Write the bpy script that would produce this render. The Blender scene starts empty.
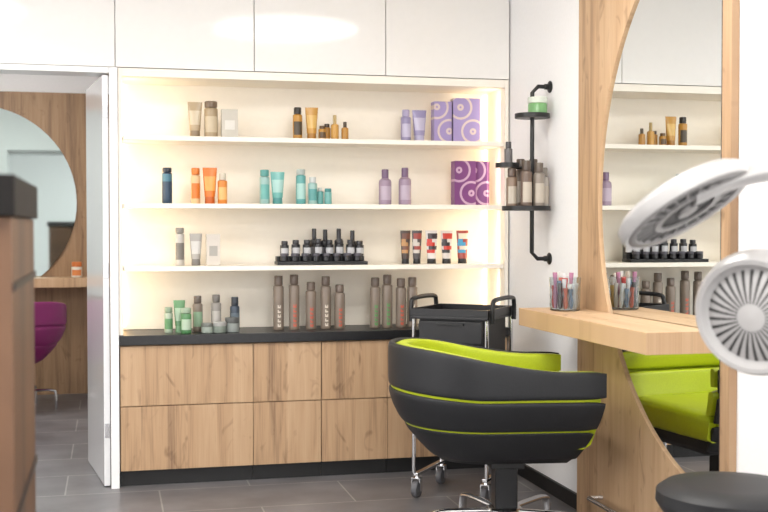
import bpy, bmesh, math, random
from mathutils import Vector, Matrix
random.seed(7)
S=bpy.context.scene
COL=S.collection
try:
    S.view_settings.view_transform='Standard'
except Exception: pass

# ---------------------------------------------------------------- materials
def lin(c):
    return tuple(((v/255)/12.92 if v/255<=.04045 else ((v/255+.055)/1.055)**2.4) for v in c)+(1,)
MC={}
def mat(name,rgb,rough=.5,metal=0,coat=0,noise=.04,scale=30,trans=0,emit=0,spec=.5,bump=0,crough=.08):
    if name in MC: return MC[name]
    m=bpy.data.materials.new(name); m.use_nodes=True
    nt=m.node_tree; b=nt.nodes['Principled BSDF']
    c=lin(rgb)
    tc=nt.nodes.new('ShaderNodeTexCoord'); n=nt.nodes.new('ShaderNodeTexNoise')
    n.inputs['Scale'].default_value=scale; n.inputs['Detail'].default_value=4
    nt.links.new(tc.outputs['Object'],n.inputs['Vector'])
    r=nt.nodes.new('ShaderNodeValToRGB')
    r.color_ramp.elements[0].position=.3; r.color_ramp.elements[1].position=.7
    r.color_ramp.elements[0].color=tuple(max(0,v*(1-noise)) for v in c[:3])+(1,)
    r.color_ramp.elements[1].color=tuple(min(1,v*(1+noise)) for v in c[:3])+(1,)
    nt.links.new(n.outputs['Fac'],r.inputs['Fac']); nt.links.new(r.outputs['Color'],b.inputs['Base Color'])
    b.inputs['Roughness'].default_value=rough; b.inputs['Metallic'].default_value=metal
    b.inputs['Coat Weight'].default_value=coat; b.inputs['Coat Roughness'].default_value=crough
    b.inputs['Transmission Weight'].default_value=trans
    b.inputs['Specular IOR Level'].default_value=spec
    if emit:
        b.inputs['Emission Color'].default_value=c; b.inputs['Emission Strength'].default_value=emit
    if bump:
        bp=nt.nodes.new('ShaderNodeBump'); bp.inputs['Strength'].default_value=bump; bp.inputs['Distance'].default_value=.002
        nt.links.new(n.outputs['Fac'],bp.inputs['Height']); nt.links.new(bp.outputs['Normal'],b.inputs['Normal'])
    MC[name]=m; return m

def wood(name,along='Z',across='X',light=(202,170,136),mid=(184,150,115),dark=(130,101,77),plank=.19,rough=.5):
    m=bpy.data.materials.new(name); m.use_nodes=True
    nt=m.node_tree; N=nt.nodes; L=nt.links; b=N['Principled BSDF']
    tc=N.new('ShaderNodeTexCoord'); sep=N.new('ShaderNodeSeparateXYZ'); L.new(tc.outputs['Object'],sep.inputs[0])
    oi=N.new('ShaderNodeObjectInfo')
    def M(op,a,bb=None):
        n=N.new('ShaderNodeMath'); n.operation=op
        for i,v in enumerate((a,bb)):
            if v is None: continue
            if isinstance(v,(int,float)): n.inputs[i].default_value=v
            else: L.new(v,n.inputs[i])
        return n.outputs[0]
    al=sep.outputs[along]; ac=sep.outputs[across]
    pid=M('FLOOR',M('DIVIDE',ac,plank))
    wn=N.new('ShaderNodeTexWhiteNoise'); wn.noise_dimensions='2D'
    cb=N.new('ShaderNodeCombineXYZ'); L.new(pid,cb.inputs[0]); L.new(oi.outputs['Random'],cb.inputs[1]); L.new(cb.outputs[0],wn.inputs['Vector'])
    rnd=wn.outputs['Value']
    def nz(sa,sl,det,dist):
        c=N.new('ShaderNodeCombineXYZ')
        L.new(M('MULTIPLY',ac,sa),c.inputs[0]); L.new(M('ADD',M('MULTIPLY',al,sl),M('MULTIPLY',rnd,13.0)),c.inputs[1]); L.new(M('MULTIPLY',rnd,7.0),c.inputs[2])
        n=N.new('ShaderNodeTexNoise'); n.inputs['Scale'].default_value=1; n.inputs['Detail'].default_value=det; n.inputs['Distortion'].default_value=dist
        L.new(c.outputs[0],n.inputs['Vector']); return n.outputs['Fac']
    g1=nz(24,1.6,6,.5); g2=nz(170,4,3,.2); g3=nz(11,5,2,1.6)
    v=M('ADD',M('MULTIPLY',g1,.54),M('ADD',M('MULTIPLY',g2,.26),M('MULTIPLY',rnd,.20)))
    rp=N.new('ShaderNodeValToRGB'); e=rp.color_ramp.elements
    e[0].position=.27; e[0].color=lin(dark); e[1].position=.73; e[1].color=lin(light)
    k=e.new(.46); k.color=lin(mid)
    L.new(v,rp.inputs['Fac'])
    r2=N.new('ShaderNodeValToRGB'); r2.color_ramp.elements[0].position=.62; r2.color_ramp.elements[0].color=(1,1,1,1)
    r2.color_ramp.elements[1].position=.78; r2.color_ramp.elements[1].color=(.42,.36,.31,1)
    L.new(g3,r2.inputs['Fac'])
    mx=N.new('ShaderNodeMix'); mx.data_type='RGBA'; mx.blend_type='MULTIPLY'; mx.inputs[0].default_value=.68
    L.new(rp.outputs['Color'],mx.inputs[6]); L.new(r2.outputs['Color'],mx.inputs[7])
    L.new(mx.outputs[2],b.inputs['Base Color']); b.inputs['Roughness'].default_value=rough
    bp=N.new('ShaderNodeBump'); bp.inputs['Strength'].default_value=.15; bp.inputs['Distance'].default_value=.001
    L.new(g2,bp.inputs['Height']); L.new(bp.outputs['Normal'],b.inputs['Normal'])
    return m

WALL=mat('wall_paint',(243,242,242),.6,noise=.015,scale=60,bump=.1)
WHITE=mat('white_lacquer',(240,240,240),.35,coat=.2,noise=.01)
GLOSS=mat('gloss_white',(238,235,231),.4,coat=.6,noise=.008,spec=.2,crough=.07)
DOORW=mat('door_white',(232,232,233),.15,coat=.5,noise=.008)
CREAM=mat('niche_cream',(246,239,226),.5,noise=.01)
BLACKTOP=mat('black_worktop',(26,26,28),.35,noise=.3,scale=80)
PLINTH=mat('black_plinth',(22,22,23),.5)
BLACK=mat('black_metal',(18,18,19),.4)
SATIN=mat('satin_black',(28,28,30),.32,spec=.4)
LEATHER=mat('black_leather',(30,31,34),.5,noise=.10,scale=180,bump=.2,spec=.42)
LIME=mat('lime_leather',(172,186,22),.45,noise=.06,scale=160,bump=.25)
MAGENTA=mat('magenta_leather',(124,24,92),.45,noise=.06,scale=160,bump=.25)
CHROME=mat('chrome',(220,220,222),.12,metal=1,noise=.01)
MIRROR=mat('mirror_glass',(238,241,241),.0,metal=1,noise=0)
MIRROR2=mat('mirror_tinted',(206,222,220),.03,metal=1,noise=0)
DARKEDGE=mat('dark_edge',(50,44,40),.5)
GLASS=mat('clear_glass',(232,238,240),.01,trans=1,noise=0)
GREYPL=mat('grey_plastic',(142,140,139),.36,coat=.15,noise=.02)
LGREYPL=mat('light_grey_plastic',(182,180,179),.35,coat=.15,noise=.02)
DGREYPL=mat('dark_grey_plastic',(58,57,57),.5,noise=.05)
LED=mat('led_warm',(255,218,162),.5,emit=4.5,noise=0)
LAMP=mat('lamp_diffuser',(255,252,247),.5,emit=15.5,noise=0)
WOOD_V=wood('oak_vertical','Z','X',plank=.23)
WOOD_Y=wood('oak_table','Y','X',plank=.13,light=(212,180,144),mid=(194,159,122),dark=(148,115,87))
WOOD_P=wood('oak_panel','Z','Y',plank=.4,light=(204,173,138),mid=(185,151,116),dark=(136,106,79))
WOOD_S=wood('oak_strip','Z','Y',plank=.4,light=(196,164,130),mid=(174,141,108),dark=(128,99,74))
WOOD_D=wood('smoked_oak','Z','X',light=(184,152,118),mid=(158,126,94),dark=(112,86,64),plank=.3)
WOOD_DESK=wood('desk_oak','Z','Y',light=(118,84,58),mid=(86,59,40),dark=(38,26,19),plank=.12)

def floor_mat():
    m=bpy.data.materials.new('floor_tiles'); m.use_nodes=True
    nt=m.node_tree;N=nt.nodes;L=nt.links;b=N['Principled BSDF']
    tc=N.new('ShaderNodeTexCoord'); mp=N.new('ShaderNodeMapping'); mp.inputs['Location'].default_value=(.22,.14,0)
    L.new(tc.outputs['Object'],mp.inputs[0])
    br=N.new('ShaderNodeTexBrick'); br.offset=.5; br.inputs['Scale'].default_value=1
    br.inputs['Brick Width'].default_value=.9; br.inputs['Row Height'].default_value=.45; br.inputs['Mortar Size'].default_value=.004
    br.inputs['Color1'].default_value=lin((108,106,108)); br.inputs['Color2'].default_value=lin((118,116,118)); br.inputs['Mortar'].default_value=lin((156,154,152))
    L.new(mp.outputs[0],br.inputs['Vector'])
    n=N.new('ShaderNodeTexNoise'); n.inputs['Scale'].default_value=4; n.inputs['Detail'].default_value=8; L.new(tc.outputs['Object'],n.inputs['Vector'])
    r=N.new('ShaderNodeValToRGB'); r.color_ramp.elements[0].color=(.72,.72,.72,1); r.color_ramp.elements[1].color=(1.2,1.2,1.2,1)
    r.color_ramp.elements[0].position=.3;r.color_ramp.elements[1].position=.7
    L.new(n.outputs['Fac'],r.inputs[0])
    mx=N.new('ShaderNodeMix'); mx.data_type='RGBA'; mx.blend_type='MULTIPLY'; mx.inputs[0].default_value=1
    L.new(br.outputs['Color'],mx.inputs[6]); L.new(r.outputs['Color'],mx.inputs[7]); L.new(mx.outputs[2],b.inputs['Base Color'])
    b.inputs['Roughness'].default_value=.38
    return m
FLOOR=floor_mat()

def ringmat(name,base,ring,off):
    """thin sweeping arcs: concentric circles around two points near the box"""
    m=bpy.data.materials.new(name); m.use_nodes=True
    nt=m.node_tree;N=nt.nodes;L=nt.links;b=N['Principled BSDF']
    tc=N.new('ShaderNodeTexCoord'); out=[]
    for o_,freq in ((off,130),((-off[0]*1.0,0,.19),130)):
        mp=N.new('ShaderNodeMapping'); mp.inputs['Location'].default_value=(-o_[0],0,-o_[2]); mp.inputs['Scale'].default_value=(1,0,1)
        L.new(tc.outputs['Object'],mp.inputs[0])
        ln=N.new('ShaderNodeVectorMath'); ln.operation='LENGTH'; L.new(mp.outputs[0],ln.inputs[0])
        mu=N.new('ShaderNodeMath'); mu.operation='MULTIPLY'; mu.inputs[1].default_value=freq; L.new(ln.outputs['Value'],mu.inputs[0])
        sn=N.new('ShaderNodeMath'); sn.operation='SINE'; L.new(mu.outputs[0],sn.inputs[0])
        gt=N.new('ShaderNodeMath'); gt.operation='GREATER_THAN'; gt.inputs[1].default_value=.70; L.new(sn.outputs[0],gt.inputs[0])
        lt=N.new('ShaderNodeMath'); lt.operation='LESS_THAN'; lt.inputs[1].default_value=.085; L.new(ln.outputs['Value'],lt.inputs[0])
        an=N.new('ShaderNodeMath'); an.operation='MULTIPLY'; L.new(gt.outputs[0],an.inputs[0]); L.new(lt.outputs[0],an.inputs[1]); out.append(an.outputs[0])
    mx_=N.new('ShaderNodeMath'); mx_.operation='MAXIMUM'; L.new(out[0],mx_.inputs[0]); L.new(out[1],mx_.inputs[1])
    mx=N.new('ShaderNodeMix'); mx.data_type='RGBA'; L.new(mx_.outputs[0],mx.inputs[0])
    mx.inputs[6].default_value=lin(base); mx.inputs[7].default_value=lin(ring)
    L.new(mx.outputs[2],b.inputs['Base Color']); b.inputs['Roughness'].default_value=.4
    return m
PURPLE_RING=ringmat('purple_arc_print',(114,60,116),(190,158,182),(.035,0,.065))
LILAC_RING=ringmat('lilac_arc_print',(154,138,186),(206,188,182),(.035,0,.06))

# ---------------------------------------------------------------- mesh helpers
def link(o,parent=None):
    COL.objects.link(o)
    if parent is not None: o.parent=parent
    return o
def tag(o,label,cat,group=None):
    if len(label.split())<4: label=label+' on the shelf'
    o['label']=label; o['category']=cat
    if group: o['group']=group
    return o
def struct(o,label=None):
    o['kind']='structure'
    if label: o['label']=label
    return o
def mesh(name,verts,faces,mats,fm=None,loc=(0,0,0),rot=(0,0,0),parent=None,smooth=True,bevel=0,angle=35):
    me=bpy.data.meshes.new(name); me.from_pydata([tuple(v) for v in verts],[],[tuple(f) for f in faces])
    if not isinstance(mats,(list,tuple)): mats=[mats]
    for m in mats: me.materials.append(m)
    if fm:
        for p,i in zip(me.polygons,fm): p.material_index=i
    bm=bmesh.new(); bm.from_mesh(me)
    bmesh.ops.recalc_face_normals(bm,faces=bm.faces)
    if bevel:
        bmesh.ops.bevel(bm,geom=list(bm.edges),offset=bevel,segments=2,profile=.6,affect='EDGES',clamp_overlap=True); angle=12
    bm.to_mesh(me); bm.free()
    if smooth:
        me.polygons.foreach_set('use_smooth',[True]*len(me.polygons)); me.set_sharp_from_angle(angle=math.radians(angle))
    o=bpy.data.objects.new(name,me); o.location=loc; o.rotation_euler=rot
    return link(o,parent)
BF=[(0,1,3,2),(4,6,7,5),(0,4,5,1),(2,3,7,6),(0,2,6,4),(1,5,7,3)]
def boxv(a,b):
    return [(x,y,z) for x in (a[0],b[0]) for y in (a[1],b[1]) for z in (a[2],b[2])]
def box(name,a,b,m,parent=None,bevel=0,origin=None,rot=(0,0,0)):
    """a,b min / max corners (in parent space); origin at the bottom centre"""
    if origin is None: origin=((a[0]+b[0])/2,(a[1]+b[1])/2,a[2])
    va=[a[i]-origin[i] for i in range(3)]; vb=[b[i]-origin[i] for i in range(3)]
    return mesh(name,boxv(va,vb),BF,m,loc=origin,rot=rot,parent=parent,smooth=bevel>0,bevel=bevel)
def multibox(name,bs,m,parent=None,loc=(0,0,0)):
    V=[];F=[]
    for a,b in bs:
        k=len(V); V+=boxv(a,b); F+=[tuple(i+k for i in f) for f in BF]
    return mesh(name,V,F,m,loc=loc,parent=parent,smooth=False)
def loft(name,rings,mats,fm=None,closed=True,caps=True,**kw):
    n=len(rings[0]); V=[p for r in rings for p in r]; F=[];FM=[]
    for i in range(len(rings)-1):
        for j in range(n if closed else n-1):
            j2=(j+1)%n
            F.append((i*n+j,i*n+j2,(i+1)*n+j2,(i+1)*n+j))
            FM.append(fm(i,j) if callable(fm) else (fm[i] if fm else 0))
    if caps:
        F.append(tuple(range(n))[::-1]); FM.append(fm(0,-1) if callable(fm) else (fm[0] if fm else 0))
        k=(len(rings)-1)*n
        F.append(tuple(range(k,k+n))); FM.append(fm(len(rings)-2,-1) if callable(fm) else (fm[-1] if fm else 0))
    return mesh(name,V,F,mats,FM,**kw)
def circ(r,z,seg=24,ry=None,cx=0,cy=0):
    ry=r if ry is None else ry
    return [(cx+r*math.cos(2*math.pi*k/seg),cy+ry*math.sin(2*math.pi*k/seg),z) for k in range(seg)]
def lathe(name,prof,mats,fm=None,seg=24,**kw):
    return loft(name,[circ(max(r,.0004),z,seg) for r,z in prof],mats,fm,**kw)
def catmull(P,sub=6):
    P=[Vector(p) for p in P]; Q=[P[0]*2-P[1]]+P+[P[-1]*2-P[-2]]; out=[]
    for i in range(1,len(Q)-2):
        for k in range(sub):
            t=k/sub; a,b,c,d=Q[i-1],Q[i],Q[i+1],Q[i+2]
            out.append(.5*((2*b)+(c-a)*t+(2*a-5*b+4*c-d)*t*t+(3*b-a-3*c+d)*t**3))
    out.append(P[-1]); return out
def tube(name,P,r,m,smoothpath=True,seg=12,sub=6,flat=1.0,**kw):
    P=catmull(P,sub) if smoothpath else [Vector(p) for p in P]
    rings=[]; up=None
    for i,p in enumerate(P):
        t=(P[min(i+1,len(P)-1)]-P[max(i-1,0)]).normalized()
        if up is None:
            up=Vector((0,0,1)) if abs(t.z)<.9 else Vector((1,0,0))
        a=(up-t*up.dot(t)).normalized(); up=a; b=t.cross(a)
        rr=r(i/(len(P)-1)) if callable(r) else r
        rings.append([p+a*math.cos(2*math.pi*k/seg)*rr*flat+b*math.sin(2*math.pi*k/seg)*rr for k in range(seg)])
    return loft(name,rings,m,**kw)
def empty(name,loc,rot=(0,0,0),parent=None):
    o=bpy.data.objects.new(name,None); o.location=loc; o.rotation_euler=rot; o.empty_display_size=.1
    return link(o,parent)

# ---------------------------------------------------------------- room
XR=2.10; YF=5.81; H=2.75
struct(box('floor',(-2.6,-2.1,-.1),(2.2,9.35,0),FLOOR,origin=(0,0,0)),'grey stone tile floor')
struct(box('ceiling',(-2.6,-2.1,H),(2.2,9.35,H+.1),WALL))
struct(box('wall_right',(XR,-2.1,0),(XR+.1,6.25,H),WALL))
struct(box('wall_left',(-2.6,-2.1,0),(-2.5,9.35,H),WALL))
struct(multibox('wall_back',[((-2.5,YF+.02,0),(-1.02,6.15,H)),((-1.02,6.0,2.1),(.0,6.15,H)),((.0,6.16,0),(XR,6.25,H))],WALL))
struct(multibox('wall_front',[((-2.5,-2.1,0),(XR,-2.0,.3)),((-2.5,-2.1,2.5),(XR,-2.0,H)),((-2.5,-2.1,.3),(-.2,-2.0,2.5)),((1.8,-2.1,.3),(XR,-2.0,2.5))],WALL))
struct(multibox('added_window_1',[((-.2,-2.08,.3),(-.14,-2.03,2.5)),((1.74,-2.08,.3),(1.8,-2.03,2.5)),((.77,-2.08,.36),(.83,-2.03,2.44)),((-.14,-2.08,.3),(1.74,-2.03,.36)),((-.14,-2.08,2.44),(1.74,-2.03,2.5))],WHITE))  # unseen opening added to let light in, kept out of the round mirror's view
struct(box('wall_far',(-2.5,9.25,0),(2.1,9.35,H),WALL))
struct(box('wall_partition',(.04,6.25,0),(.12,9.25,H),WALL))
struct(box('trim_1',(.0,YF-.012,0),(.04,6.155,2.095),WHITE),'white end panel between doorway and shelves')
struct(multibox('trim_2',[((-1.02,YF+.01,2.07),(-.001,5.99,2.098)),((-1.06,YF-.0,0),(-1.02,YF+.02,2.098))],WHITE),'white door frame')
struct(box('baseboard_right',(XR-.015,4.83,0),(XR,YF-.0,.07),PLINTH),'black skirting strip')
# door leaf, opened into the next room
d0=Vector((-.034,5.84)); d1=Vector((-.125,6.50)); dv=d1-d0; L=dv.length; ang=math.atan2(dv.y,dv.x)
dr=box('door_1',(0,-.03,.006),(L,.0,2.06),DOORW,origin=(0,0,0),bevel=.002); dr.location=(d0.x,d0.y,0); dr.rotation_euler=(0,0,ang)
struct(dr,'open glossy white door leaf')
for zz in (.25,1.05,1.85):
    box('hinge',(-.006,-.026,zz),(-.0005,-.004,zz+.07),CHROME,parent=dr)

# ---------------------------------------------------------------- wall cabinets (upper)
xs=[-.66,.03,.72,1.41,2.095]
for i in range(4):
    a,b=xs[i]+.001,xs[i+1]-.001
    c=empty('wall_cabinet',((a+b)/2,YF,2.1))
    tag(c,'glossy white handleless wall cabinet '+('above the doorway' if i==0 else 'above the lit shelves'),'cabinet','glossy wall cabinets')
    hw=(b-a)/2
    box('body',(-hw,.021,0.0),(hw,.185 if i==0 else .345,.645),WHITE,parent=c)
    box('door',(-hw+.001,0,-.001),(hw-.001,.02,.64),GLOSS,parent=c,bevel=.002)

# ---------------------------------------------------------------- base cabinets + worktop
for i,(a,b) in enumerate([(.045,.709),(.711,1.064),(1.066,1.419),(1.421,2.085)]):
    c=empty('base_cabinet',((a+b)/2,YF,0)); hw=(b-a)/2
    tag(c,('wide' if i in (0,3) else 'narrow')+' oak base cabinet with two handleless drawers','cabinet','oak drawer cabinets')
    box('body',(-hw,.022,.08),(hw,.345,.713),WOOD_V,parent=c)
    box('plinth',(-hw,.035,.0),(hw,.33,.079),PLINTH,parent=c)
    for z0,z1 in ((.082,.403),(.408,.708)):
        g_=.0015 if (i in (0,2)) else .0003
        h_=.0015 if (i in (1,3)) else .0003
        box('drawer',(-hw+g_,0,z0),(hw-h_,.02,z1),WOOD_V,parent=c,bevel=.0012,origin=(0,0,z0))
w=box('worktop',(.042,YF-.02,.714),(2.088,6.155,.763),BLACKTOP,bevel=.003)
tag(w,'black stone worktop on the oak drawer cabinets','worktop')

# ---------------------------------------------------------------- lit shelf niche
sh=empty('shelving_unit',(1.06,YF,.764)); tag(sh,'built-in cream shelving with warm led lighting','shelf')
def S_(x,y,z): return (x-1.06,y-YF,z-.764)
box('back_panel',S_(.042,6.13,.765),S_(2.09,6.155,2.095),CREAM,parent=sh)
box('side_panel',S_(.042,YF,.765),S_(.062,6.129,2.095),CREAM,parent=sh)
box('side_panel',S_(2.07,YF,.765),S_(2.09,6.129,2.095),CREAM,parent=sh)
box('top_panel',S_(.063,YF+.001,2.055),S_(2.069,6.129,2.095),CREAM,parent=sh)
SZ=[1.764,1.424,1.106]
for z in SZ:
    box('shelf',S_(.064,YF+.012,z-.024),S_(2.068,6.10,z),CREAM,parent=sh,bevel=.001)
box('led_strip',S_(.064,6.106,.78),S_(.075,6.128,2.05),LED,parent=sh)
box('led_strip',S_(2.057,6.106,.78),S_(2.068,6.128,2.05),LED,parent=sh)
SY=5.95

# ---------------------------------------------------------------- products
def pm(rgb,rough=.35,metal=0):
    return mat('product_%02x%02x%02x_%d'%(rgb[0],rgb[1],rgb[2],metal*10),rgb,rough,metal=metal,coat=.15,noise=.03)
def bottle(x,y,z,h,r,col,cap,label,cat='bottle',group=None,capfrac=.2,shoulder=.06,patch=None,band=None,capr=.75,metal=0,rot=0,letters=False):
    hb=h*(1-capfrac); M=[pm(col,metal=metal)]
    if letters:
        n=15; prof=[(r*.9,0),(r,.004)]+[(r,hb*(.07+.52*k/n)) for k in range(n+1)]
    else:
        prof=[(r*.9,0),(r,.004),(r,hb*.18),(r,hb*.3),(r,hb*.7)]
    prof+=[(r,hb-shoulder*h),(r*.93,hb-shoulder*h*.5),(r*.62,hb-.002),(r*.55,hb)]
    if patch: M.append(pm(patch))
    if band: M.append(pm(band))
    bi=len(M)-1
    seg=64 if letters else 24
    def fm(i,j):
        if j<0: return 0
        if letters:
            if 2<=i<17 and i%3!=1:
                if 45<=j<=46: return 1
                if i%3==2 and 45<=j<=50: return 1
                if i%6==3 and 49<=j<=50: return 1
            return 0
        if patch and i in (2,3) and 14<=j<=21: return 1
        if band and i==4: return bi
        return 0
    o=lathe('bottle',prof,M,fm,seg=seg,loc=(x,y,z+.0006),rot=(0,0,rot))
    cr=r*capr
    lathe('cap',[(cr*.97,hb-.001),(cr,hb+.003),(cr,h-.004),(cr*.9,h)],[pm(cap)],seg=20,parent=o)
    return tag(o,label,cat,group)
def sctube(x,y,z,h,w,col,cap,label,group=None,patch=None,capfrac=.2,metal=0,patch2=None):
    """cosmetic tube standing on its cap, flat crimped end up"""
    r=w*.36; zc=h*capfrac; M=[pm(col,metal=metal)]+([pm(patch)] if patch else [])+([pm(patch2)] if patch2 else [])
    rings=[]
    for t in (0,.03,.2,.32,.45,.58,.7,.9,.96,1):
        rx=r+(w/2-r)*t; ry=r*(1-t)+.002*t
        rings.append(circ(rx,zc+(h-zc)*t,24,ry))
    def fm(i,j):
        if patch2:
            if i in (2,4) and 13<=j<=19: return 1
            if i in (3,6) and 15<=j<=22: return 2
            if i==5 and 14<=j<=17: return 1
            return 0
        if patch and i in (2,3,4,5) and 14<=j<=21: return 1
        return 0
    o=loft('cosmetic_tube',rings,M,fm,loc=(x,y,z+.0006))
    lathe('cap',[(r*.95,0),(r*.98,.003),(r*.92,zc)],[pm(cap)],seg=20,parent=o)
    return tag(o,label,'tube',group)
def carton(x,y,z,w,d,h,m,label,group=None,rot=0,flap=None):
    o=box('product_box',(-w/2,-d/2,0),(w/2,d/2,h),m,bevel=.0015,origin=(0,0,0)); o.location=(x,y,z+.0006); o.rotation_euler=(0,0,rot)
    if flap: box('label_strip',(-w*.3,-d/2-.0008,h*.3),(w*.3,-d/2-.0001,h*.62),flap,parent=o)
    return tag(o,label,'box',group)
def jar(x,y,z,h,r,col,cap,label,group=None):
    o=lathe('jar',[(r*.93,0),(r,.004),(r,h*.6),(r*.9,h*.63)],[pm(col)],loc=(x,y,z+.0006))
    lathe('lid',[(r*.98,h*.62),(r*1.02,h*.66),(r*1.02,h-.003),(r*.95,h)],[pm(cap)],parent=o)
    return tag(o,label,'jar',group)

z=SZ[0]; g='products on the top shelf'
sctube(.43,SY,z,.185,.075,(170,150,120),(132,112,88),'beige hair cream tube standing on its cap',g,patch=(196,182,156))
bottle(.512,SY,z,.19,.035,(164,144,114),(112,92,72),'beige spray can with brown cap',group=g,capfrac=.16,capr=.95,patch=(194,178,150))
carton(.607,SY,z,.085,.05,.15,pm((190,184,172)),'pale grey product carton',g,flap=pm((212,208,200)))
G=(182,132,50)
bottle(.965,SY,z,.17,.025,G,(40,34,28),'slim gold bottle with dark cap',group=g,capr=.8,patch=(70,58,40))
sctube(1.04,SY,z,.172,.07,(192,142,58),(164,114,42),'gold hair treatment tube',g,patch=(210,170,92))
bottle(1.095,SY-.01,z,.075,.02,G,(90,64,30),'small gold bottle',group=g,patch=(90,66,34))
bottle(1.128,SY+.03,z,.09,.019,(178,128,48),(60,46,30),'small amber bottle with dark cap',group=g)
bottle(1.165,SY,z,.135,.021,(196,148,68),(180,154,98),'gold pump bottle',group=g,capfrac=.35,capr=.45)
bottle(1.22,SY,z,.10,.019,(180,130,54),(70,54,34),'small gold oil bottle',group=g,capfrac=.3,capr=.5)
Lc=(140,132,168)
bottle(1.555,SY,z,.172,.027,Lc,(162,154,186),'lilac shampoo bottle',group=g,patch=(186,180,204))
sctube(1.63,SY,z,.172,.08,(146,138,176),(172,166,194),'lilac conditioner tube',g,patch=(186,180,204))
carton(1.757,SY+.01,z,.098,.07,.22,LILAC_RING,'lilac gift box with sweeping arc print',g)
carton(1.89,SY,z,.15,.07,.24,LILAC_RING,'large lilac gift box with sweeping arc print',g,rot=-.06)

z=SZ[1]; g='products on the second shelf'
bottle(.287,SY,z,.185,.026,(26,54,78),(20,34,50),'slim navy blue bottle',group=g,capfrac=.12,capr=.9,band=(60,110,130))
O=(212,114,30)
bottle(.432,SY,z,.185,.024,(218,180,134),O,'cream bottle with orange cap',group=g,capfrac=.18,capr=.9,patch=O)
sctube(.505,SY,z,.188,.075,O,(186,88,18),'orange hair cream tube',g,patch=(226,160,80))
bottle(.57,SY,z,.16,.025,(214,130,48),(196,188,172),'orange bottle with pale cap',group=g,capfrac=.22,patch=(230,176,108))
T=(100,168,162)
bottle(.79,SY,z,.18,.026,(146,182,178),(78,148,144),'pale teal bottle',group=g,capfrac=.18,capr=.9,patch=T)
sctube(.858,SY,z,.17,.075,T,(70,140,138),'teal hair mask tube',g,patch=(156,196,190))
bottle(.982,SY,z,.185,.026,(90,158,156),(168,178,174),'tall teal bottle with pale cap',group=g,capfrac=.15,capr=.9,patch=(160,200,194))
bottle(1.045,SY,z,.145,.025,(150,184,180),(200,204,202),'pale teal bottle with white cap',group=g,patch=(84,150,148))
bottle(1.088,SY+.02,z,.09,.02,(102,164,160),(202,204,200),'small teal bottle',group=g,capr=.6)
bottle(1.128,SY,z,.085,.02,(110,170,166),(66,132,132),'small teal pot bottle',group=g,capr=.9)
for x,hh in ((1.44,.19),(1.55,.2)):
    bottle(x,SY,z,hh,.034,(152,132,152),(112,88,118),'mauve spray bottle with darker cap',group=g,capfrac=.25,capr=.55,shoulder=.12,patch=(180,164,182))
carton(1.880,SY,z,.12,.07,.24,PURPLE_RING,'purple gift box with sweeping arc print',g)
carton(1.988,SY+.01,z,.075,.075,.24,PURPLE_RING,'narrow purple gift box with sweeping arc print',g,rot=-.5)

z=SZ[2]; g='products on the third shelf'
bottle(.35,SY,z,.195,.024,(182,178,172),(130,126,120),'grey-white slim bottle',group=g,capfrac=.14,capr=.9,patch=(112,108,102))
sctube(.432,SY,z,.165,.065,(160,156,150),(116,112,108),'grey hair cream tube',g,patch=(196,194,190))
carton(.52,SY,z,.07,.045,.162,pm((198,190,180)),'white product carton',g,flap=pm((156,152,144)))
BK=(24,24,28)
tr=empty('display_tray',(1.085,SY-.02,z+.0006)); tag(tr,'black stepped tester display tray','tray')
box('base',(-.24,-.07,0),(.24,.05,.018),BLACK,parent=tr,bevel=.002)
box('step',(-.235,-.0,.0185),(.235,.05,.045),BLACK,parent=tr,bevel=.002)
for k in range(8):
    j=lathe('jar',[(.018,0),(.021,.003),(.021,.025),(.017,.028)],[pm(BK)],loc=(.885+k*.056,SY-.055,z+.0195))
    lathe('lid',[(.0205,.0265),(.0215,.029),(.0215,.04),(.019,.042)],[pm((86,84,92))],seg=20,parent=j)
    tag(j,'small black wax pot on the tester tray','jar','small black pots on the tester tray')
for k,(x,hh) in enumerate([(.895,.08),(.955,.085),(1.015,.085),(1.075,.09),(1.135,.085),(1.19,.09),(1.25,.085),(1.30,.08)]):
    bottle(x,SY+.004,z+.0455,hh,.023,BK,(44,44,48),'small black styling bottle with white label',group='black styling bottles',capfrac=.25,patch=(190,190,192))
for x,hh in ((1.065,.19),(1.125,.185),(1.20,.19),(1.275,.18)):
    bottle(x,SY+.07,z,hh,.024,BK,(38,38,42),'black spray bottle with tapered nozzle',group='black spray bottles',capfrac=.3,capr=.5,patch=(150,150,156))
for x,c,p,p2 in ((1.553,(70,54,46),(180,134,84),(110,66,50)),(1.617,(70,64,66),(200,192,184),(150,60,50)),(1.70,(214,208,204),(196,50,38),(60,50,54)),(1.785,(206,198,192),(40,36,40),(190,60,46)),(1.875,(150,64,54),(60,140,180),(214,200,180))):
    sctube(x,SY,z,.18,.058 if x<1.65 else .07,c,(26,24,26),'hair colour tube with patterned label and black cap',group='hair colour tubes',patch=p,capfrac=.15,patch2=p2)

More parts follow.
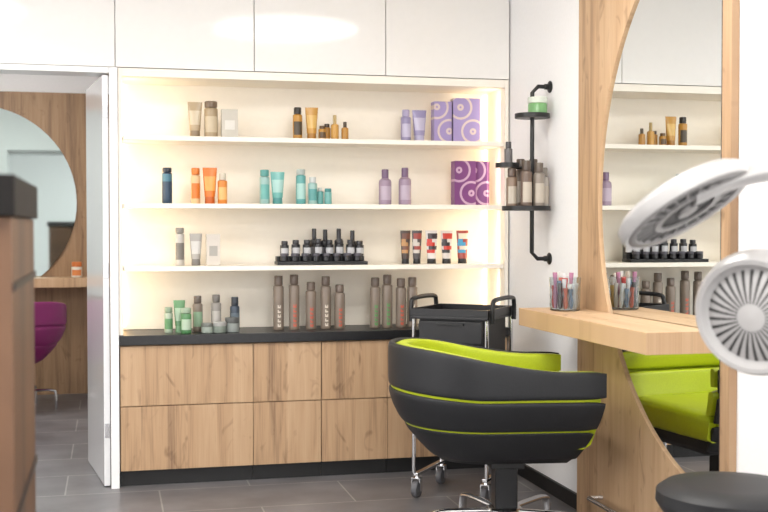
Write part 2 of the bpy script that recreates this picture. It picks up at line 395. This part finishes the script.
z=.763; g='small products on the worktop'
GR=(98,146,100)
bottle(.29,SY-.03,z,.13,.022,(166,180,160),(130,150,126),'small pale green bottle',group=g,capr=.9,patch=GR)
sctube(.345,SY-.02,z,.165,.06,GR,(130,170,130),'green hair balm tube',g,patch=(170,196,168))
bottle(.375,SY-.09,z,.13,.027,(84,136,88),(150,170,146),'green bottle with pale cap',group=g,capr=.95,patch=(180,200,176))
bottle(.44,SY,z,.185,.026,(126,114,102),(92,82,74),'taupe bottle with brown cap',group=g,capfrac=.2,patch=(140,170,140))
jar(.482,SY-.08,z,.05,.03,(160,170,160),(112,116,110),'small grey-green jar',g)
bottle(.535,SY,z,.19,.026,(144,140,134),(108,104,100),'slim grey plastic bottle',group=g,capfrac=.2,patch=(184,180,174))
jar(.545,SY-.085,z,.055,.034,(132,142,132),(176,176,172),'grey jar with pale lid',g)
jar(.612,SY-.06,z,.075,.036,(150,156,152),(98,100,98),'round grey jar with dark lid',g)
bottle(.635,SY+.03,z,.175,.025,(62,74,88),(40,48,58),'dark slate bottle',group=g,capfrac=.25,patch=(104,118,128))
TB=(128,114,101)
for x,hh,p,c in ((.862,.285,(214,204,190),TB),(.945,.29,(206,90,64),TB),(1.035,.25,(198,82,58),TB),(1.115,.28,(218,208,192),TB),(1.19,.235,(198,90,64),TB),
               (1.385,.27,(86,150,84),TB),(1.452,.285,(90,152,88),TB),(1.528,.265,(206,90,64),TB),(1.592,.27,(214,204,190),TB)):
    bottle(x,SY,z,hh,.028,c,(112,97,86),'tall taupe shampoo bottle with vertical printed lettering',group='tall shampoo bottles on the worktop',capfrac=.17,capr=.8,shoulder=.05,patch=p,letters=True)

# ---------------------------------------------------------------- wood panel with half-round mirror on the right wall
XP=XR-.03
st=empty('mirror_station',(XP,4.2,0)); tag(st,'oak wall panel with large half-round mirror','mirror')
Yc,Zc,R=3.515,1.42,1.09; Ycut=3.584
a0=math.acos((Ycut-Yc)/R)
arc=[(Yc+R*math.cos(a0-2*a0*k/60),Zc+R*math.sin(a0-2*a0*k/60)) for k in range(61)]   # top -> bottom
def prism(name,poly,x0,x1,m,parent,base):
    n=len(poly); V=[(x0-base[0],p[0]-base[1],p[1]-base[2]) for p in poly]+[(x1-base[0],p[0]-base[1],p[1]-base[2]) for p in poly]
    F=[tuple(range(n)),tuple(range(n,2*n))[::-1]]+[(i,(i+1)%n,(i+1)%n+n,i+n) for i in range(n)]
    return mesh(name,V,F,m,parent=parent,smooth=False)
base=(XP,4.2,0)
prism('panel',[(4.823,.001),(4.823,H-.003),(Ycut,H-.003)]+arc+[(Ycut,.001)],XP,XR-.001,WOOD_P,st,base)
prism('side_strip',[(3.515,.001),(3.515,H-.003),(Ycut-.008,H-.003),(Ycut-.008,.001)],XP,XR-.001,WOOD_S,st,base)
prism('edge_strip',[(Ycut-.0078,.001),(Ycut-.0078,H-.003),(Ycut-.0002,H-.003),(Ycut-.0002,.001)],XP+.001,XR-.001,DARKEDGE,st,base)
mir=[(Yc+(R-.0005)*math.cos(a0-2*a0*k/60),Zc+(R-.0005)*math.sin(a0-2*a0*k/60)) for k in range(61)]
prism('mirror',mir,XP+.01,XP+.02,MIRROR,st,base)

tb=box('wall_table',(XR-.30,3.60,.860),(XP-.001,4.86,.938),WOOD_Y,bevel=.002)
tag(tb,'thick oak ledge table fixed to the mirror panel','table')
tube('footrest_bar',[(.0,.35,.13),(-.06,.35,.13),(-.06,-.21,.13),(.0,-.21,.13)],.011,CHROME,smoothpath=False,parent=st)

# jar with clips
jx,jy,jz=1.94,4.66,.9385
gj=lathe('glass_jar',[(.060,0),(.066,.004),(.067,.10),(.070,.145),(.0685,.1455),(.0655,.10),(.064,.008),(.0005,.006)],GLASS,seg=32,loc=(jx,jy,jz),caps=False)
tag(gj,'clear glass jar full of small white and red hair clips','jar')
cols=[(206,60,60),(236,236,236),(226,226,222),(214,110,90),(236,236,236),(176,120,150),(230,228,224),(210,200,186),(110,140,170),(236,236,236),(90,84,84),(220,190,120)]
pts_=[(0,0)]+[(.024*math.cos(k*math.pi/3),.024*math.sin(k*math.pi/3)) for k in range(6)]+[(.047*math.cos(k*math.pi/6+.2),.047*math.sin(k*math.pi/6+.2)) for k in range(12)]
rj=random.Random(5)
for k,(ax,ay) in enumerate(pts_):
    c=cols[(k*5)%12]
    top=.085+.075*rj.random(); lean=.004+.010*rj.random(); th=rj.random()*6.28
    d=Vector((ax*.04+lean*.4*math.cos(th),ay*.04+lean*.4*math.sin(th),top))
    o=tube('hair_clip',[tuple(d*q) for q in (0,.1,.3,.5,.6,.75,.9,1)],lambda t:.0055+.0048*abs(math.sin(math.pi*t*1.6)),pm(c),smoothpath=False,seg=10,loc=(jx+ax,jy+ay,jz+.010))
    tag(o,'small hair clip standing in the glass jar','hair clip','hair clips in the glass jar')

# ---------------------------------------------------------------- black pipe wall shelf
ps=empty('pipe_wall_shelf',(2.005,5.235,1.15)); tag(ps,'black metal pipe wall shelf with round trays','shelf')
tube('pipe',[(.09,0,0),(.03,0,0),(0,0,.03),(0,0,.81),(.03,0,.84),(.09,0,.84)],.0105,BLACK,smoothpath=False,parent=ps)
for zz in (0,.84):
    o=lathe('flange',[(.028,0),(.030,.004),(.026,.008),(.014,.012),(.014,.03)],BLACK,loc=(.094,0,zz),rot=(0,-math.pi/2,0),parent=ps)
def tray(dx,dy,zz,r):
    lathe('tray',[(r,0),(r,.022),(r-.003,.022),(r-.003,.004),(.0005,.004)],BLACK,seg=36,loc=(dx,dy,zz),parent=ps)
tray(0,-.0,.685,.085); tray(-.12,.02,.445,.058); tray(-.03,0,.235,.118)
tube('tray_arm',[(0,0,.444),(-.10,.02,.444)],.007,BLACK,smoothpath=False,parent=ps)
px,py,pz=2.005,5.235,1.15
o=lathe('jar',[(.044,0),(.047,.004),(.047,.06),(.043,.066)],[pm((112,160,104)),pm((216,220,210))],lambda i,j:1 if i==0 else 0,loc=(px+.02,py-.02,pz+.6896))
lathe('lid',[(.045,.065),(.049,.068),(.049,.092),(.046,.095)],[pm((206,212,200))],parent=o)
tag(o,'large green hair mask jar with pale lid on the pipe shelf','jar')
bottle(px-.115,py+.02,pz+.449,.12,.02,(96,92,92),(60,58,60),'small dark grey bottle on the pipe shelf',capfrac=.25,capr=.7)
for dx,dy,hh,c,cp in ((-.108,-.01,.20,(126,106,90),(84,68,58)),(-.052,-.062,.235,(104,86,75),(78,65,56)),(.012,-.062,.225,(134,124,114),(94,82,72)),(.054,-.012,.205,(168,162,154),(122,116,108)),(-.035,.065,.25,(114,98,85),(84,70,60)),(.03,.06,.25,(124,106,94),(90,76,66))):
    bottle(px+dx,py+dy,pz+.239,hh,.0275,c,cp,'taupe hair care bottle on the round tray',group='bottles on the pipe shelf',patch=(178,168,154))

# ---------------------------------------------------------------- tub chair
def tubchair(loc,rot,outer,inner,label,sc_=1):
    rt=empty('salon_chair',loc,(0,0,rot)); tag(rt,label,'chair'); rt.scale=(sc_,)*3
    NS=12;NA=32;NT=2*NS+NA
    def oz(z): return .17*(max(0,.66-z)/.275)**1.7
    def P(i,ins,z,ext=0):
        w=.38-ins; Lf=.42-.42*oz(z)+ext
        if i<=NS: t=i/NS; return (Lf*(1-t),-w,z)
        if i>=NS+NA: t=(i-NS-NA)/NS; return (Lf*t,w,z)
        a=-math.pi/2-math.pi*(i-NS)/NA; return (w*math.cos(a),w*math.sin(a),z)
    def top(i):
        x=P(i,0,.8)[0]; u=(x+.38)/.8
        s=min(1,u/.85); s=s*s*(3-2*s)
        return .836-.086*s
    def band(name,zb,zt,d0,d1,m,trim=0,pw=.38):
        rings=[];M=28
        for i in range(NT+1):
            e=min(i,NT-i)
            sc={0:.5,1:.88,2:.98}.get(e,1)
            zB=zb(i) if callable(zb) else zb; zT=zt(i) if callable(zt) else zt
            zc=(zB+zT)/2; hh=(zT-zB)/2; dc=(d0+d1)/2; hd=(d1-d0)/2
            ring=[]
            for k in range(M):
                a=2*math.pi*k/M; ca,sa=math.cos(a),math.sin(a)
                u=math.copysign(abs(ca)**pw,ca); v=math.copysign(abs(sa)**pw,sa)
                zz=zc+hh*(.75+.25*sc)*v
                ring.append(P(i,oz(zz)+dc-hd*sc*u,zz,-trim))
            rings.append(ring)
        return loft(name,rings,m,parent=rt,angle=60)
    band('shell',.42,lambda i:top(i)-.012,.007,.05,inner,.024)
    lz=lambda i:.664-.020*min(1,(P(i,0,.8)[0]+.38)/.3)
    band('outer_pad',lz,top,0,.030,outer)
    band('outer_pad',.514,lambda i:lz(i)-.009,0,.032,outer)
    band('outer_pad',.375,.509,0,.036,outer)
    band('inner_pad',.665,lambda i:top(i)-.004,.033,.085,inner,.004)
    band('inner_pad',.54,.655,.040,.10,inner,.006)
    def D2(ins,z,zr,ext=0): return [(lambda p:(p[0],p[1],z))(P(i,ins+oz(zr),zr,ext)) for i in range(NT+1)]
    loft('seat_pan',[D2(.10,.35,.38,-.10),D2(.03,.363,.38,-.03),D2(.012,.39,.39,-.01),D2(.03,.43,.43,-.01)],outer,parent=rt,angle=50)
    loft('seat_cushion',[D2(.06,.431,.5,-.03),D2(.055,.45,.5,0),D2(.055,.52,.55,.0),D2(.07,.545,.55,-.01),D2(.12,.555,.55,-.04)],inner,parent=rt,angle=50)
    box('pump',(.03,-.07,.32),(.17,.07,.348),BLACK,parent=rt,bevel=.004)
    box('column',(.053,-.047,.152),(.147,.047,.319),SATIN,parent=rt,bevel=.006)
    lathe('hub',[(.07,.125),(.075,.13),(.075,.146),(.068,.151)],CHROME,loc=(.1,0,0),parent=rt)
    for k in range(5):
        a=math.radians(72*k+186); c,s=math.cos(a),math.sin(a)
        tube('leg',[(.1+.05*c,.05*s,.139),(.1+.2*c,.2*s,.144),(.1+.28*c,.28*s,.142),(.1+.305*c,.305*s,.12),(.1+.31*c,.31*s,.002)],.02,CHROME,parent=rt,flat=.5)
    return rt
tubchair((1.477,4.435,0),math.radians(-8),LEATHER,LIME,'round black leather tub chair with lime green lining')
tubchair((-.665,8.42,0),math.radians(95),MAGENTA,MAGENTA,'magenta purple tub chair beside the ledge table',.95)

# ---------------------------------------------------------------- trolley
tr=empty('salon_trolley',(1.675,5.30,0),(0,0,math.radians(-38))); tag(tr,'black salon trolley with drawers, chrome posts and castors','trolley')
hw,hd=.175,.18
box('top_tray',(-hw-.02,-hd-.015,.865),(hw+.02,hd+.015,.88),SATIN,parent=tr,bevel=.004)
multibox('tray_rim',[((-hw-.02,-hd-.015,.8805),(hw+.02,-hd-.005,.915)),((-hw-.02,hd+.005,.8805),(hw+.02,hd+.015,.915)),((-hw-.02,-hd-.005,.8805),(-hw-.01,hd+.005,.915)),((hw+.01,-hd-.005,.8805),(hw+.02,hd+.005,.915))],SATIN,parent=tr)
box('body',(-hw+.012,-hd+.02,.30),(hw-.012,hd-.02,.864),PLINTH,parent=tr)
for k in range(5):
    z0=.30+k*.113
    d=box('drawer',(-hw+.015,-hd,z0),(hw-.015,-hd+.019,z0+.105),SATIN,parent=tr,bevel=.004,origin=(0,-hd,z0))
    box('pull',(-.07,-.012,.085),(.07,-.0005,.097),BLACK,parent=d,bevel=.002)
for sx in (-1,1):
    x=sx*(hw+.032)
    tube('handle',[(x,-hd+.02,.85),(x,-hd+.02,.93),(x,-hd+.06,.96),(x,hd-.06,.96),(x,hd-.02,.93),(x,hd-.02,.85)],.011,BLACK,parent=tr,sub=5)
    box('base_bar',(sx*hw-.012,-hd,.105),(sx*hw+.012,hd,.12),CHROME,parent=tr,bevel=.002)
    for sy in (-1,1):
        tube('post',[(sx*(hw+.010),sy*(hd+.0),.121),(sx*(hw+.010),sy*(hd+.0),.864)],.010,CHROME,smoothpath=False,parent=tr)
        ca=empty('castor',(sx*hw,sy*(hd-.02),0),parent=tr)
        lathe('wheel',[(.012,-.016),(.038,-.014),(.040,-.008),(.040,.008),(.038,.014),(.012,.016)],[mat('castor_grey',(96,96,100),.5)],seg=28,loc=(0,-.01,.0405),rot=(0,math.pi/2,0),parent=ca)
        multibox('fork',[((-.022,-.02,.03),(-.018,.012,.09)),((.018,-.02,.03),(.022,.012,.09)),((-.022,-.02,.09),(.022,.012,.095)),((-.006,-.006,.095),(.006,.006,.105))],CHROME,parent=ca)

# ---------------------------------------------------------------- dryer (processor) on a stand
dy=empty('hair_processor',(1.78,2.25,0)); tag(dy,'grey floor-standing hair processor with ringed lamp head and vented head','hair dryer')
O_=Vector((1.78,2.25,0))
Rc=Matrix.Rotation(math.radians(-13.55),3,'Z')
CR=Rc@Vector((1,0,0)); CD=Rc@Vector((0,1,0)); UP=Vector((0,0,1))
def P_(v): return tuple(Vector(v)-O_)
def head(pos,nrm,R,depth):
    q=Vector(nrm).normalized().to_track_quat('Z','Y')
    h=empty('heater_head',P_(pos),q.to_euler(),dy)
    lathe('housing',[(R*.84,-.004),(R*.90,.010),(R*.98,.010),(R*1.05,-.008),(R*1.09,-.04),(R*1.06,-.075),(R*.94,-.105),(R*.66,-depth),(.0005,-depth*1.08)],LGREYPL,seg=64,parent=h,caps=False)
    lathe('vent_face',[(R*.84,-.004),(R*.80,-.008),(R*.7,.000),(R*.5,.010),(R*.3,.016),(.0005,.019)],LGREYPL,seg=64,parent=h,caps=False)
    def zf(r):
        pts=[(0,.019),(.3,.016),(.5,.010),(.7,.000),(.80,-.008)]
        for (a,za),(b,zb) in zip(pts,pts[1:]):
            if r<=b: return za+(zb-za)*(r-a)/(b-a)
        return -.008
    V=[];F=[]
    for (ra,rb,n) in ((.24,.79,30),):
        for k in range(n):
            a=2*math.pi*(k+.5)/n; c,s=math.cos(a),math.sin(a)
            steps=[ra+(rb-ra)*q_/4 for q_ in range(5)]
            for r_a,r_b in zip(steps,steps[1:]):
                kk=len(V)
                for rr in (r_a,r_b):
                    w=R*rr*math.pi/n*.36
                    for sg in (-1,1):
                        for dz in (-.003,.0012):
                            V.append((R*rr*c-sg*w*s,R*rr*s+sg*w*c,zf(rr)+dz))
                F+=[tuple(i+kk for i in f) for f in BF]
    o=mesh('vent_slots',V,F,DGREYPL,smooth=False,parent=h); o['kind']='stuff'
    return h
hp1=Vector((1.368,2.225,1.107)); n1=Vector((-.76,-.62,-.16))
head(hp1,n1,.130,.13)
# upper ringed lamp head: a shallow tilted dish seen from below, with concentric rings
hp2=Vector((1.185,2.185,1.336))
cn=(CR*.43-CD*.36-UP*.83).normalized()
R2=.150
h2=empty('lamp_head',P_(hp2),cn.to_track_quat('Z','Y').to_euler(),dy)
lathe('housing',[(R2*.93,.0),(R2*.98,.002),(R2*1.01,-.008),(R2*1.0,-.026),(R2*.88,-.040),(R2*.5,-.050),(.0005,-.053)],LGREYPL,seg=64,parent=h2,caps=False)
lathe('ring_outer',[(R2*.93,.0),(R2*.90,.003),(R2*.82,.003),(R2*.80,-.002)],GREYPL,seg=64,parent=h2,caps=False)
lathe('grille',[(R2*.80,-.003),(R2*.50,-.003)],DGREYPL,seg=64,parent=h2,caps=False)
lathe('ring_inner',[(R2*.52,-.003),(R2*.52,.003),(R2*.42,.004),(R2*.42,-.003)],GREYPL,seg=64,parent=h2,caps=False)
lathe('grille',[(R2*.42,-.002),(.0005,-.002)],DGREYPL,seg=48,parent=h2,caps=False)
lathe('hub_cap',[(R2*.16,-.002),(R2*.15,.005),(.0005,.006)],GREYPL,seg=32,parent=h2,caps=False)
V=[];F=[]
for k in range(24):
    a=2*math.pi*k/24; c,s=math.cos(a),math.sin(a); kk=len(V)
    for rr in (R2*.515,R2*.805):
        for sg in (-1,1):
            for zz in (-.003,.0015):
                V.append((rr*c-sg*.0018*s,rr*s+sg*.0018*c,zz))
    F+=[tuple(i+kk for i in f) for f in BF]
o=mesh('grille_bars',V,F,GREYPL,smooth=False,parent=h2); o['kind']='stuff'
hub=Vector((1.80,2.25,1.33))
bs=hp2-cn*.030
tube('lamp_arm',[P_(bs+CR*.01+UP*.004),P_(bs+CR*.10+UP*.040),P_(bs+CR*.20+UP*.058),P_(bs+CR*.34+UP*.050),P_(hub)],lambda t:.090-.035*t,LGREYPL,parent=dy,flat=.27,seg=20)
b1=hp1-n1.normalized()*.12
tube('arm',[P_(b1),P_(b1+Vector((.1,.03,.03))),P_(b1+Vector((.22,.01,.12))),P_(hub)],.035,LGREYPL,parent=dy)
lathe('hub',[(.05,1.24),(.075,1.26),(.075,1.42),(.05,1.44)],GREYPL,parent=dy)
lathe('pole',[(.02,.06),(.02,1.24)],CHROME,parent=dy)
for k in range(5):
    a=2*math.pi*k/5+.3; tube('leg',[(0,0,.07),(.14*math.cos(a),.14*math.sin(a),.055),(.26*math.cos(a),.26*math.sin(a),.014)],.014,DGREYPL,parent=dy)

# stool
so=empty('stool',(1.70,2.86,0)); tag(so,'round black upholstered stool on a chrome column','stool')
lathe('seat',[(.15,.50),(.20,.505),(.215,.53),(.212,.56),(.19,.576),(.12,.582),(.0005,.583)],LEATHER,seg=48,parent=so)
lathe('column',[(.03,.08),(.03,.3),(.02,.3),(.02,.499)],CHROME,parent=so)
for k in range(5):
    a=2*math.pi*k/5+.5; tube('leg',[(0,0,.085),(.12*math.cos(a),.12*math.sin(a),.075),(.24*math.cos(a),.24*math.sin(a),.014)],.014,CHROME,parent=so)

# ---------------------------------------------------------------- reception desk
de=empty('reception_desk',(-.45,2.18,0)); tag(de,'dark oak reception desk with black raised top','desk')
def D_(x,y,z): return (x+.45,y-2.18,z)
box('body',D_(-.80,1.90,.10),D_(-.152,2.44,1.318),WOOD_DESK,parent=de,bevel=.003)
box('top',D_(-.82,1.88,1.319),D_(-.146,2.47,1.385),mat('desk_top',(32,30,29),.6,spec=.15),parent=de,bevel=.003)
box('plinth',D_(-.78,1.93,0),D_(-.18,2.42,.099),PLINTH,parent=de)
de_m=mat('desk_edge',(40,30,24),.5)
for z0,z1 in ((.82,.832),(1.20,1.212)):
    box('edge_rail',D_(-.1515,1.90,z0),D_(-.148,2.44,z1),de_m,parent=de)

# ---------------------------------------------------------------- next room: panel, round mirror, ledge
p2=empty('mirror_station',(-.8,9.25,0)); tag(p2,'smoked oak wall panel with round mirror','mirror')
box('panel',(-1.2,-.045,.001),(.83,-.001,2.35),WOOD_D,parent=p2)
loft('mirror',[[(-.19+.74*math.cos(2*math.pi*k/72),-.06,1.5+.74*math.sin(2*math.pi*k/72)) for k in range(72)],[(-.19+.74*math.cos(2*math.pi*k/72),-.046,1.5+.74*math.sin(2*math.pi*k/72)) for k in range(72)]],MIRROR2,parent=p2)
t2=box('wall_table',(-1.8,8.93,.85),(-.0,9.189,.92),WOOD_Y,bevel=.002); tag(t2,'oak ledge table under the round mirror','table')
bottle(-.25,9.05,.92,.12,.04,(226,216,200),(214,120,60),'cream pot with orange lid on the ledge',capfrac=.3,capr=.95,patch=(214,130,70))

# ---------------------------------------------------------------- lamps
for (x,y) in ((1.21,3.70),(-1.02,3.95),(-.75,1.0),(1.1,.9),(-1.0,7.6)):  # first pair inferred from cabinet reflections; the others added to brighten the rooms
    l=empty('ceiling_lamp',(x,y,H)); tag(l,'large round white ceiling lamp','lamp','round ceiling lamps')
    lathe('housing',[(.50,-.06),(.53,-.055),(.53,-.002)],WHITE,seg=64,parent=l)
    lathe('diffuser',[(.48,-.075),(.495,-.07),(.495,-.061)],LAMP,seg=64,parent=l)
def area(name,loc,rot,sx,sy,e,c=(1,1,1)):
    d=bpy.data.lights.new(name,'AREA'); d.shape='RECTANGLE'; d.size=sx; d.size_y=sy; d.energy=e; d.color=c
    o=bpy.data.objects.new(name,d); o.location=loc; o.rotation_euler=rot; COL.objects.link(o); return o
area('front_fill',(.8,-1.95,1.4),(math.radians(90),0,0),1.9,2.1,64,(1,.985,.97))  # soft fill added behind the camera to brighten the whole room
area('side_fill',(-2.45,2.6,1.5),(math.radians(90),0,math.radians(-90)),3.6,1.8,56,(1,.99,.98))  # added fill with no lamp at the left wall; lifts the right wall
# warm shelf lighting: unseen area lights added in each bay's front corners, widening the strip glow
edges=[.80]+[zz for z in SZ[::-1] for zz in (z-.03,z+.005)]+[2.04]
for k in range(0,8,2):
    z0,z1=edges[k],edges[k+1]
    for x,ry in ((.085,-26),(2.045,26)):
        area('shelf_glow_fill',(x,5.87,(z0+z1)/2),(math.radians(90),0,math.radians(ry)),.02,(z1-z0)*.9,.5,(1,.86,.66))

W=bpy.data.worlds.new('world'); S.world=W; W.use_nodes=True
W.node_tree.nodes['Background'].inputs[0].default_value=(.9,.95,1,1); W.node_tree.nodes['Background'].inputs[1].default_value=1.0

cam=bpy.data.cameras.new('camera'); co=bpy.data.objects.new('camera',cam); COL.objects.link(co)
co.location=(0,0,1.3); co.rotation_euler=(math.radians(90-1.41),0,math.radians(-13.55))
cam.sensor_width=36; cam.lens=1137/768*36; cam.clip_start=.05
cam.dof.use_dof=True; cam.dof.focus_distance=5.2; cam.dof.aperture_fstop=4.0
S.camera=co
